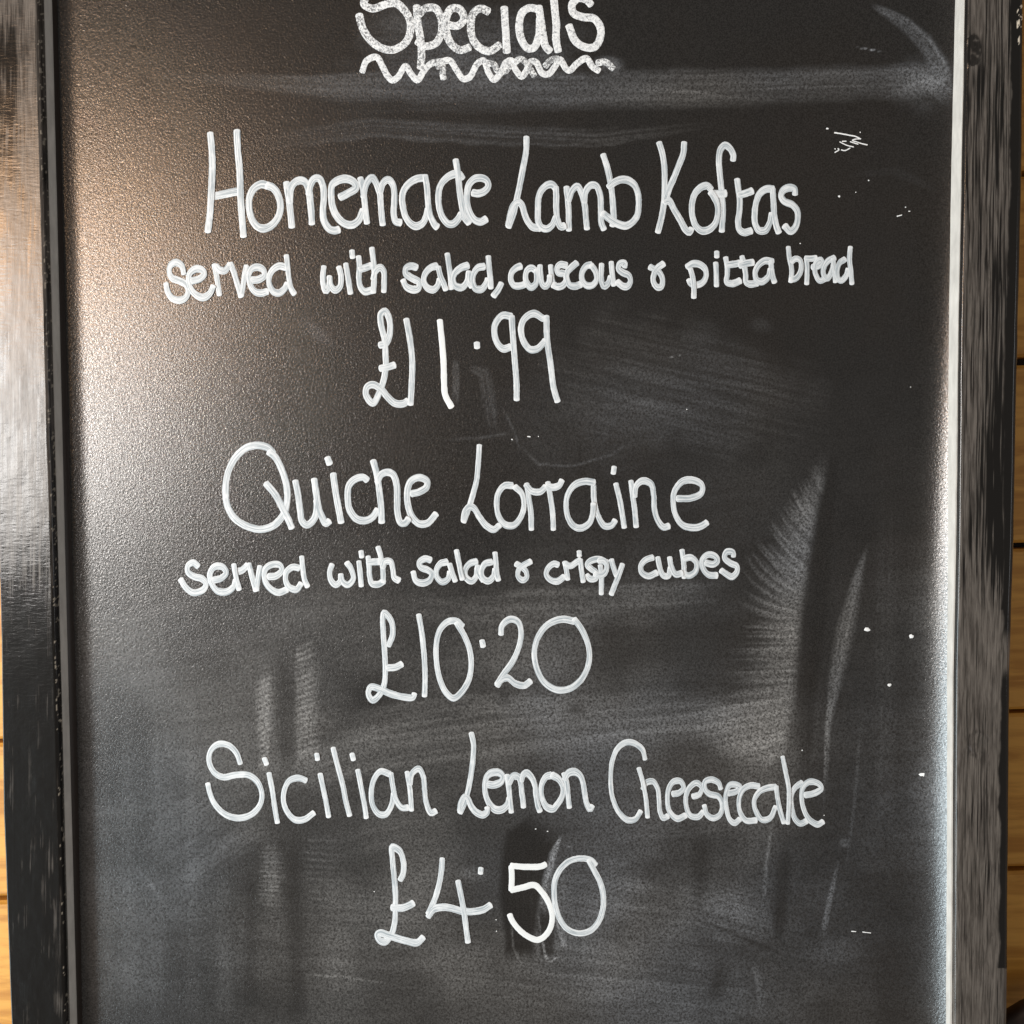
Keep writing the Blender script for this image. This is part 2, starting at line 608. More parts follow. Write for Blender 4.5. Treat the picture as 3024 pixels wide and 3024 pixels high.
# the great fan at lower right: crisp along its right edge, feathered to the left
ey = np.array([1300, 1400, 1500, 1650, 1850, 2050, 2220, 2290])
ex = np.interp(PY, ey, [2450, 2440, 2412, 2388, 2360, 2345, 2318, 2250])
ew = np.interp(PY, ey, [30, 60, 105, 180, 150, 215, 340, 380])
sh = np.interp(PY, ey, [1.4, 1.3, 1.1, 0.75, 0.05, -0.10, -0.28, -0.35])
tt = ex - PX
sw = PY + sh * tt * (1 - 0.15 * tt / 300)
edge = ss(-16, 20, tt) * (1 - ss(0.15, 1.0, tt / ew + (vn(sw / 6, tt / 900, 31) - 0.5) * 0.7))
fade = ss(1320, 1460, PY) * (1 - ss(2215, 2275, PY + 0.30 * tt - 20))
stn = np.clip((vn(sw / 6.5, tt / 400, 32) * 0.6 + vn(sw / 2.9, tt / 250, 33) * 0.4 - 0.5) * 2.3 + 0.5, 0, 1.4)
dust += 0.150 * edge * fade * (0.42 + 0.58 * stn) * np.interp(PY, ey, [.4, .6, .9, 1, .9, .8, .85, .7])
wipe([(2462, 1340), (2430, 1600), (2405, 1850), (2378, 2100), (2365, 2420)], [20, 38, 44, 38, 30], 0.70, 0.6, 0.95, (0.02, 0.3), 0.35, 7, 300, 34, clean=True)
wipe([(2560, 1620), (2535, 1700), (2500, 1850), (2470, 2000), (2445, 2150), (2440, 2330)], [8, 22, 40, 26, 14, 8], 0.085, 0.95, 0.7, (0.1, 0.3), 0.4, 6, 300, 35)
wipe([(2452, 1990), (2440, 2200), (2432, 2400)], [5, 6, 4], 0.06, 0.7, 0.7, (0.3, 0.3), 0.4, 4, 300, 36)
wipe([(2545, 2120), (2520, 2400), (2500, 2560)], [7, 8, 5], 0.030, 0.8, 0.8, (0.3, 0.3), 0.5, 4, 300, 37)
wipe([(2620, 1500), (2610, 2400)], [50, 50], 0.012, 0.8, 0.8, (0.3, 0.3), 0.7, 8, 800, 38)
# rubbings at bottom right
wipe([(2280, 2430), (2262, 2560), (2255, 2690)], [6, 9, 7], 0.060, 0.8, 0.6, (0.2, 0.2), 0.5, 4, 160, 39)
blob(2150, 2690, 170, 110, 0.070, 0.25, 0.7, 6, 160, 40, hard=0.3)
blob(1850, 2660, 350, 150, 0.066, 0.16, 0.6, 8, 220, 41)
blob(1750, 2880, 680, 200, 0.060, 0.10, 0.6, 9, 300, 42)
blob(2460, 2810, 60, 130, 0.030, 1.5, 0.4, 8, 120, 43)
wipe([(2478, 2540), (2450, 2660), (2432, 2760)], [5, 10, 14], 0.085, 0.6, 0.6, (0.3, 0.2), 0.4, 5, 200, 44)
blob(2492, 2490, 22, 22, 0.06, 0, 0.5, 5, 60, 45)
wipe([(2320, 2500), (2308, 2640), (2298, 2790)], [24, 38, 22], 0.65, 0.8, 0.9, (0.2, 0.2), 0.2, 6, 200, 46, clean=True)
wipe([(2080, 2440), (2070, 2560), (2065, 2700)], [60, 50, 20], 0.5, 0.95, 0.95, (0.3, 0.3), 0.2, 6, 200, 47, clean=True)
wipe([(2040, 2705), (2170, 2760), (2340, 2830)], [6, 12, 7], 0.55, 0.9, 0.9, (0.3, 0.3), 0.2, 6, 200, 48, clean=True)
blob(2120, 2900, 40, 90, 0.7, 0.2, 0.3, 6, 60, 49, clean=True)
wipe([(2225, 2840), (2250, 2940), (2240, 3010)], [12, 22, 16], 0.035, 0.8, 0.8, (0.2, 0.2), 0.8, 4, 60, 50)
# two hatched patches left of the second price
for k in range(16):
    y = 2010 + k * 17
    wipe([(752 + k * 0.8, y + 14), (802 - k * 0.5, y - 12)], 8, 0.10, 0.8, 0.8, (0.35, 0.1), 0.5, 4, 60, 60 + k)
for k in range(19):
    y = 1905 + k * 18
    wipe([(872, y + 14), (925 + k * 1.5, y - 10)], 9, 0.085, 0.8, 0.8, (0.1, 0.6), 0.5, 4, 60, 80 + k)
blob(785, 2060, 34, 170, 0.040, 0, 0.3, 6, 80, 51)
blob(915, 2060, 44, 190, 0.040, 0, 0.3, 6, 80, 52)
blob(960, 2120, 90, 60, 0.030, 0.6, 0.7, 6, 90, 53)
wipe([(838, 1900), (842, 2090), (848, 2330)], [26, 44, 34], 0.62, 0.8, 0.9, (0.3, 0.3), 0.1, 8, 300, 54, clean=True)
blob(1095, 2040, 120, 90, 0.8, 0.1, 0.2, 8, 90, 55, clean=True)
blob(1700, 2095, 40, 30, 0.6, 0, 0.3, 8, 40, 56, clean=True)
blob(1490, 2060, 34, 50, 0.6, 0, 0.3, 8, 40, 57, clean=True)
# lower left
for k in range(13):
    y = 2500 + k * 14
    wipe([(762, y + 2), (838, y + 6)], 7, 0.085 * math.sin(0.3 + k / 13 * 2.6), 0.8, 0.8, (0.3, 0.4), 0.5, 4, 60, 110 + k)
for k in range(10):
    y = 2480 + k * 19
    wipe([(898, y), (1010, y + 8)], 7, 0.036, 0.8, 0.8, (0.2, 0.6), 0.6, 4, 60, 130 + k)
wipe([(868, 2460), (872, 2700), (880, 3010)], [26, 46, 40], 0.5, 0.9, 0.9, (0.2, 0.1), 0.1, 8, 300, 58, clean=True)
wipe([(740, 2560), (742, 2980)], [26, 34], 0.4, 0.9, 0.9, (0.2, 0.1), 0.1, 8, 300, 59, clean=True)
wipe([(800, 2470), (805, 2760)], [30, 40], 0.035, 0.9, 0.9, (0.2, 0.4), 0.5, 8, 120, 301)
wipe([(470, 2100), (500, 2520)], [40, 60], 0.020, 0.9, 0.9, (0.3, 0.3), 0.4, 9, 300, 302)
wipe([(650, 2560), (665, 3010)], [30, 40], 0.020, 0.9, 0.9, (0.3, 0.1), 0.4, 9, 300, 303)
wipe([(1000, 2560), (1010, 2960)], [60, 70], 0.016, 0.9, 0.9, (0.3, 0.2), 0.4, 9, 300, 304)
wipe([(905, 2878), (1020, 2886), (1150, 2906)], [5, 6, 3], 0.060, 0.7, 0.7, (0.1, 0.4), 0.4, 4, 160, 140)
wipe([(480, 2660), (640, 2520), (820, 2430)], [30, 50, 30], 0.022, 0.8, 0.8, (0.3, 0.3), 0.7, 6, 200, 141)
wipe([(390, 2550), (450, 2620), (500, 2680)], [6, 10, 12], 0.03, 0.8, 0.8, (0.3, 0.3), 0.5, 5, 100, 142)
blob(1150, 2660, 330, 120, 0.024, 0.05, 0.7, 7, 220, 143)
blob(1390, 2580, 60, 30, 0.05, 0.1, 0.4, 6, 60, 144)
for sx in (300, 372, 455, 560):
    wipe([(sx, 2050), (sx + 12, 3020)], [26, 34], 0.010, 0.8, 0.8, (0.2, 0.1), 0.5, 9, 900, 145 + sx)
# wet-wiped patch behind the 5
wipe([(1620, 2430), (1560, 2500), (1535, 2650), (1535, 2840)], [62, 84, 66, 52], 0.93, 0.35, 0.35, (0.15, 0.10), 0.1, 8, 200, 150, clean=True)
wipe([(1612, 2680), (1615, 2830)], [34, 26], 0.8, 0.5, 0.5, (0.2, 0.1), 0.1, 8, 200, 151, clean=True)
wipe([(1657, 2468), (1635, 2520), (1612, 2600), (1596, 2680)], [5, 16, 14, 6], 0.16, 0.6, 0.6, (0.1, 0.5), 0.5, 4, 120, 152)
wipe([(1640, 2690), (1655, 2740), (1668, 2800)], [8, 12, 10], 0.12, 0.6, 0.6, (0.3, 0.1), 0.5, 4, 120, 153)
wipe([(1603, 2780), (1608, 2812), (1618, 2842)], [3, 5, 5], 0.22, 0.7, 0.7, (0.3, 0.1), 0.4, 4, 60, 154)
wipe([(1622, 2842), (1645, 2828)], [3, 4], 0.18, 0.7, 0.7, (0.2, 0.3), 0.4, 4, 60, 155)
wipe([(1508, 2700), (1516, 2800), (1540, 2850)], [4, 4, 6], 0.07, 0.8, 0.8, (0.2, 0.2), 0.5, 4, 90, 156)
wipe([(1590, 2700), (1600, 2790)], [3, 3], 0.10, 0.8, 0.8, (0.2, 0.2), 0.5, 4, 90, 157)
wipe([(1668, 2497), (1690, 2502)], [3, 3], 0.12, 0.8, 0.8, (0.2, 0.2), 0.5, 4, 90, 158)
dust = np.clip(np.maximum(dust - 0.004, 0) * 1.30, 0.0, 0.6)

# the sheet is slightly bowed and curls up where it meets the trim
dr = 1 - np.clip((xe([(2825, 0), (2802, 1000), (2791, 1600), (2785, 2000), (2780, 3024)], 0)(gz) - gx) / (0.030 + 0.008 * ss(900, 2800, PY)), 0, 1)
curl = 0.0040 + 0.0085 * ss(200, 2500, PY)
dl = ss(0.0, 1.0, 1 - np.clip((gx - xe([(168, 0), (195, 1000), (225, 2000), (240, 3024)], 0)(gz)) / 0.016, 0, 1))
gy = 0.0012 * (fbm(gx * 4, gz * 4, 77, 2) - 0.5) - curl * dr ** 2.5 - 0.0012 * dl ** 2
me = grid_mesh('writing_surface', gx, gy, gz)
fattr(me, 'dust', dust)
child('writing_surface', me, M_BOARD)

# ---- trim strips and frame stiles
zlin = np.linspace(ZB, ZT, 240)
YF = -0.020
# right trim: a white strip standing between board and frame
e_in = xe([(2825, 0), (2802, 1000), (2791, 1600), (2785, 2000), (2780, 3024)], -0.006)
e_tr = xe([(2847, 0), (2828, 1000), (2820, 1600), (2812, 2000), (2806, 3024)], -0.0165)
e_tr2 = xe([(2851, 0), (2832, 1000), (2824, 1600), (2816, 2000), (2811, 3024)], -0.0165)
X, Y, Z = loft('trim', [(lambda z: e_in(z) + 0.0002, 0.002), (e_in, -0.003), (e_tr, -0.0165), (e_tr2, -0.0165), (lambda z: e_tr2(z) + 0.0004, -0.004)], 300, 1)
X[:, 1:4] += (0.00035 * (fbm(Z[:, 1] * 25, Z[:, 1] * 0, 5, 3) - 0.5))[:, None]
child('trim_strip', grid_mesh('trim_strip', X, Y, Z, smooth=False), M_BEAD, label='bright white trim strip along the right edge of the board')
# left trim
f1 = xe([(132, 0), (214 - 6, 3024)], -0.0125)
f2 = xe([(148, 0), (223, 3024)], -0.0085)
f0 = xe([(130, 0), (205, 3024)], -0.0125)
X, Y, Z = loft('trim', [(lambda z: f0(z) - 0.001, -0.010), (f0, -0.0128), (f1, -0.0128), (f2, -0.0075), (lambda z: f2(z) + 0.0002, -0.003)], 200, 1)
child('trim_strip', grid_mesh('trim_strip', X, Y, Z, smooth=False), M_BEAD, label='grey shaded trim strip along the left edge of the board')
g1 = xe([(148, 0), (223, 3024)], -0.0070)
g2 = xe([(168, 0), (195, 1000), (217, 1700), (226, 2000), (244, 3024)], -0.0006)
X, Y, Z = loft('dark_strip', [(lambda z: g1(z) - 0.001, -0.0065), (g1, -0.0072), (lambda z: g1(z) * 0.4 + g2(z) * 0.6, -0.0045), (g2, -0.0008), (g2, 0.002)], 240, 3, 0.00012, 3)
child('dark_strip', grid_mesh('dark_strip', X, Y, Z), M_DARKSTRIP)  # dark brown strip sloping from the left trim down to the sheet


def stile(name, sections, sub, blackfn, seed, knots=(), label=None, nz=1300):
    X, Y, Z = loft(name, sections, nz, sub, 0.00035, seed)
    ppx, ppy = proj(X, Y, Z)
    # raised wood grain under the paint
    front = np.abs(Y - YF) < 0.0035
    gr = vn(ppx / 5.0, ppy / 260.0, seed) * 0.6 + vn(ppx / 2.6, ppy / 120.0, seed + 2) * 0.4
    Y = Y - front * (0.00009 if seed == 61 else 0.000015) * gr
    blk = blackfn(ppx, ppy)
    for (kx, ky, rx, ry) in knots:
        r = np.hypot((ppx - kx) / rx, (ppy - ky) / ry)
        Y = Y - 0.0004 * np.exp(-((r - 1.0) / 0.22) ** 2) + 0.0005 * np.exp(-(r / 0.7) ** 2) * (0.6 + 0.8 * fbm(ppx / 9, ppy / 9, seed + 5, 3))
        blk = np.maximum(blk, (0.85 if ky < 1000 else 0.35) * np.exp(-((r - 1.02) / 0.14) ** 2) * ss(0.25, 0.6, vn(ppx / 12, ppy / 18, seed + 6)))
        blk = np.maximum(blk, (0.9 if ky < 1000 else 0.25) * (r < 1.0) * ss(0.3, 0.6, vn(ppx / 7, ppy / 9, seed + 7) * 0.7 + (0.35 if ky < 1000 else 0.05)))
        blk = np.maximum(blk, 0.9 * bl(ppx, ppy, kx + 4, ky + 1.9 * ry, 5, ry * 0.8) * (ky < 1000))
    me = grid_mesh(name, X, Y, Z)
    fattr(me, 'black', np.clip(blk, 0, 1))
    return me, X, Y, Z, ppx, ppy


def streaks(x, y, seed, k=1.0):
    w = 9 * (fbm(x / 60, y / 300, seed + 11, 2) - 0.5)
    xs = x + w + 0.012 * y
    v = vn(xs / (3.4 * k), y / 210, seed) * 0.55 + vn(xs / (2.2 * k), y / 90, seed + 1) * 0.4 + vn(xs / 9, y / 160, seed + 2) * 0.05
    return (v - 0.5) * 1.25 + 0.5


def bl(x, y, cx, cy, rx, ry):
    return np.exp(-(((x - cx) / rx) ** 2 + ((y - cy) / ry) ** 2))


def black_right(x, y):
    ax = x + 0.0163 * y          # straighten the lean of the stile (outer edge near 3020)
    cov = -0.02 + 0.26 * fbm(x / 80, y / 260, 41, 3) + 0.13 * (1 - ss(1600, 1800, y))
    cov = cov + 0.55 * bl(ax, y, 2965, 1400, 45, 260) + 0.40 * bl(ax, y, 2960, 780, 40, 90) + 0.35 * bl(ax, y, 2900, 260, 14, 110)
    cov = cov + 0.30 * bl(ax, y, 2980, 1650, 30, 120) + 0.16 * bl(ax, y, 2950, 500, 40, 200) + 0.10 * bl(ax, y, 2930, 2500, 40, 200)
    cov = cov + 0.18 * bl(ax, y, 2950, 1050, 45, 220)
    cov = cov * (1 - 0.55 * ss(1700, 1850, y) * (1 - ss(2280, 2400, y)))
    s = streaks(x, y, 42)
    b = ss(-0.16, 0.16, cov - (1 - s) * 1.0 + 0.12)
    w = 0.5 + 0.5 * np.sin(y / 170.0 + 3 * fbm(y / 200, y * 0, 4, 2))
    edge = ss(2987, 2995, ax + 14 * (fbm(y / 50, y * 0, 43, 3) - 0.5) + 9 * w - 5 * (y > 1800))
    edge = edge * (1 - 0.8 * (y > 2860)) * (1 - 0.9 * ss(1850, 1900, y) * (1 - ss(1960, 2010, y)))
    inner = (1 - ss(2857, 2861, ax + 5 * (fbm(y / 90, y * 0, 44, 3) - 0.5)))
    return np.maximum(np.maximum(b, edge), inner * 0.9)


def black_left(x, y):
    ax = x - 0.027 * y           # inner edge near 113
    cov = 0.45 + 0.35 * bl(ax, y, 25, 250, 30, 170) - 0.5 * bl(ax, y, 95, 330, 40, 400) - 0.35 * bl(ax, y, 40, 20, 90, 60)
    cov = cov - 0.30 * bl(ax, y, 60, 1100, 60, 500) + 0.45 * ss(1550, 1900, y) - 0.30 * bl(ax, y, 92, 2800, 14, 260) - 0.14 * bl(ax, y, 60, 2500, 60, 300)
    s = streaks(x, y, 52)
    blot = fbm(x / 26, y / 70, 57, 4)
    return np.clip(ss(-0.45, 0.45, cov - (1 - s) + 0.9 * (blot - 0.5) + 0.10) + 0.30 * ss(1500, 1900, y), 0, 1)


fi = xe([(2856, 0), (2836, 1000), (2831, 1600), (2823, 2000), (2818, 3024)], YF)
fo = xe([(3020, 0), (3016, 500), (3004, 1000), (2992, 1600), (2980, 2000), (2971, 3024)], -0.014)
fm = xe([(3012, 0), (3008, 500), (2996, 1000), (2984, 1600), (2972, 2000), (2963, 3024)], YF)
secs = [(fi, -0.003), (fi, -0.0165), (lambda z: fi(z) + 0.0006, -0.0192), (lambda z: fi(z) + 0.0022, YF), (fm, YF),
        (lambda z: fm(z) * 0.4 + fo(z) * 0.6, -0.0182), (fo, -0.014), (fo, 0.018), (lambda z: fo(z) - 0.01, 0.018)]
me, X, Y, Z, qx, qy = stile('frame_stile', secs, [2, 2, 2, 84, 4, 3, 4, 1], black_right, 61,
                            knots=[(2872, 150, 25, 46), (2886, 2196, 30, 36)])
ou = ss(-0.0175, -0.0140, Y) * (X > fm(Z))
ch = ou * (fbm(qy / 16, qx / 9, 71, 3) > 0.60) * (bl(0, qy, 0, 60, 1, 110) + bl(0, qy, 0, 480, 1, 80) + bl(0, qy, 0, 780, 1, 60) + bl(0, qy, 0, 1460, 1, 60) + 0.3 > 0.55)
chf = (X > fm(Z) - 0.0022) * (fbm(qy / 12, qx / 6, 73, 3) > 0.60) * (bl(0, qy, 0, 50, 1, 90) > 0.4)
rim = ou * (Y < -0.010) * ((np.abs(qy - 1465) < 36) | ((qy > 430) & (qy < 640) & (vn(qy / 25, qy * 0, 8) > 0.3)) | ((qy > 20) & (qy < 120)))
fattr(me, 'chip', np.clip(np.maximum(np.maximum(ch, chf), rim), 0, 1))
child('frame_stile', me, M_FRAME, label='right frame stile with knots, black streaks and chipped outer edge')

li = xe([(113, 0), (195, 3024)], YF)
lw = xe([(131, 0), (207, 3024)], -0.0120)
lo = xe([(-52, 0), (1, 1900), (8, 2400), (18, 2700), (31, 3024)], YF + 0.002)
secs = [(lambda z: lo(z), 0.018), (lo, -0.016), (lambda z: lo(z) + 0.0022, YF), (lambda z: li(z) - 0.0022, YF), (lambda z: li(z) - 0.0004, -0.0190),
        (li, -0.0165), (lw, -0.0118), (lw, -0.008)]
me, X, Y, Z, qx, qy = stile('frame_stile', secs, [2, 3, 84, 3, 2, 3, 1], black_left, 81)
chip = (X > li(Z) - 0.0012) * (fbm(qy / 9, qx / 5, 91, 3) > 0.70) * 1.0
chip = np.maximum(chip * 0.5, (np.hypot((qx - 178) / 6, (qy - 2127) / 3) < 1) * 1.0)
fattr(me, 'chip', chip)
child('frame_stile', me, M_FRAME, label='glossy black left frame stile lit by the window')

# rails above and below, outside the picture, and the back panel
XA, XB = float(lo(0.0)) - 0.002, float(fo(0.0)) + 0.002


def rail(z0, z1, seed):
    z = np.linspace(z0, z1, 40)
    xs = np.linspace(XA, XB, 300)
    Xr, Zr = np.meshgrid(xs, z)
    Yr = YF - 0.0006 - 0.0003 * vn(Xr * 12, Zr * 900, seed)
    ed = np.minimum(Zr - z0, z1 - Zr)
    Yr = np.where(ed < 1e-6, 0.018, Yr)
    me = grid_mesh('frame_rail', Xr, Yr, Zr)
    fattr(me, 'black', 0.7 * vn(Xr * 14, Zr * 700, seed + 1))
    fattr(me, 'chip', Xr * 0)
    child('frame_rail', me, M_FRAME)


rail(ZT - 0.004, ZT + 0.04, 5)
rail(ZB - 0.04, ZB + 0.004, 6)
child('back_panel', box_mesh('back_panel', [(XA + 0.003, ZB - 0.03), (XB - 0.003, ZB - 0.03), (XB - 0.003, ZT + 0.03), (XA + 0.003, ZT + 0.03)], 0.006, 0.016, 0.001), M_GAP)

# dark curved chair rail peeping in at the lower right corner
chair = empty('chair', P(3060, 3200, 0.028))
tag(chair, 'dark brown wooden chair back just showing below the wall planks at lower right', 'chair')


def tube(name, pts, r, parent, mat, ry=None, n=14):
    ring = []
    v = []
    for i, p in enumerate(pts):
        a = pts[max(0, i - 1)]
        b = pts[min(len(pts) - 1, i + 1)]
        d = (b - a).normalized()
        s = Vector((0, 1, 0))
        u = d.cross(s).normalized()
        for k in range(n):
            t = 2 * math.pi * k / n
            v.append(p + u * (math.cos(t) * r) + s * (math.sin(t) * (ry or r)))
    f = []
    for i in range(len(pts) - 1):
        for k in range(n):
            f.append((i * n + k, i * n + (k + 1) % n, (i + 1) * n + (k + 1) % n, (i + 1) * n + k))
    f.append(tuple(range(n))[::-1])
    f.append(tuple(range((len(pts) - 1) * n, len(pts) * n)))
    me = bpy.data.meshes.new(name)
    me.from_pydata([tuple(q) for q in v], [], f)
    me.polygons.foreach_set('use_smooth', [True] * (len(f) - 2) + [False] * 2)
    me.update()
    return link(name, me, parent, mat)


c0 = chair.location
crest = [P(x, y, 0.028) - c0 for x, y in [(2890, 3120), (2925, 3062), (2975, 3022), (3030, 2988), (3100, 2962), (3200, 2948), (3320, 2960), (3440, 2996), (3520, 3060), (3550, 3130)]]
# smooth the crest
fine = []
for i in range(len(crest) - 1):
    for k in range(5):
        fine.append(crest[i].lerp(crest[i + 1], k / 5))
tube('crest_rail', fine, 0.0085, chair, M_DARKWOOD, 0.009)
for sx in (2905, 3545):
    tube('back_post', [P(sx, y, 0.028) - c0 for y in (3110, 3400, 3900)], 0.008, chair, M_DARKWOOD)
for sx in (3060, 3180, 3300, 3420):
    tube('spindle', [P(sx, y, 0.028) - c0 for y in (3000, 3400, 3880)], 0.004, chair, M_DARKWOOD)
tube('lower_rail', [P(x, 3880, 0.028) - c0 for x in (2905, 3225, 3545)], 0.007, chair, M_DARKWOOD)
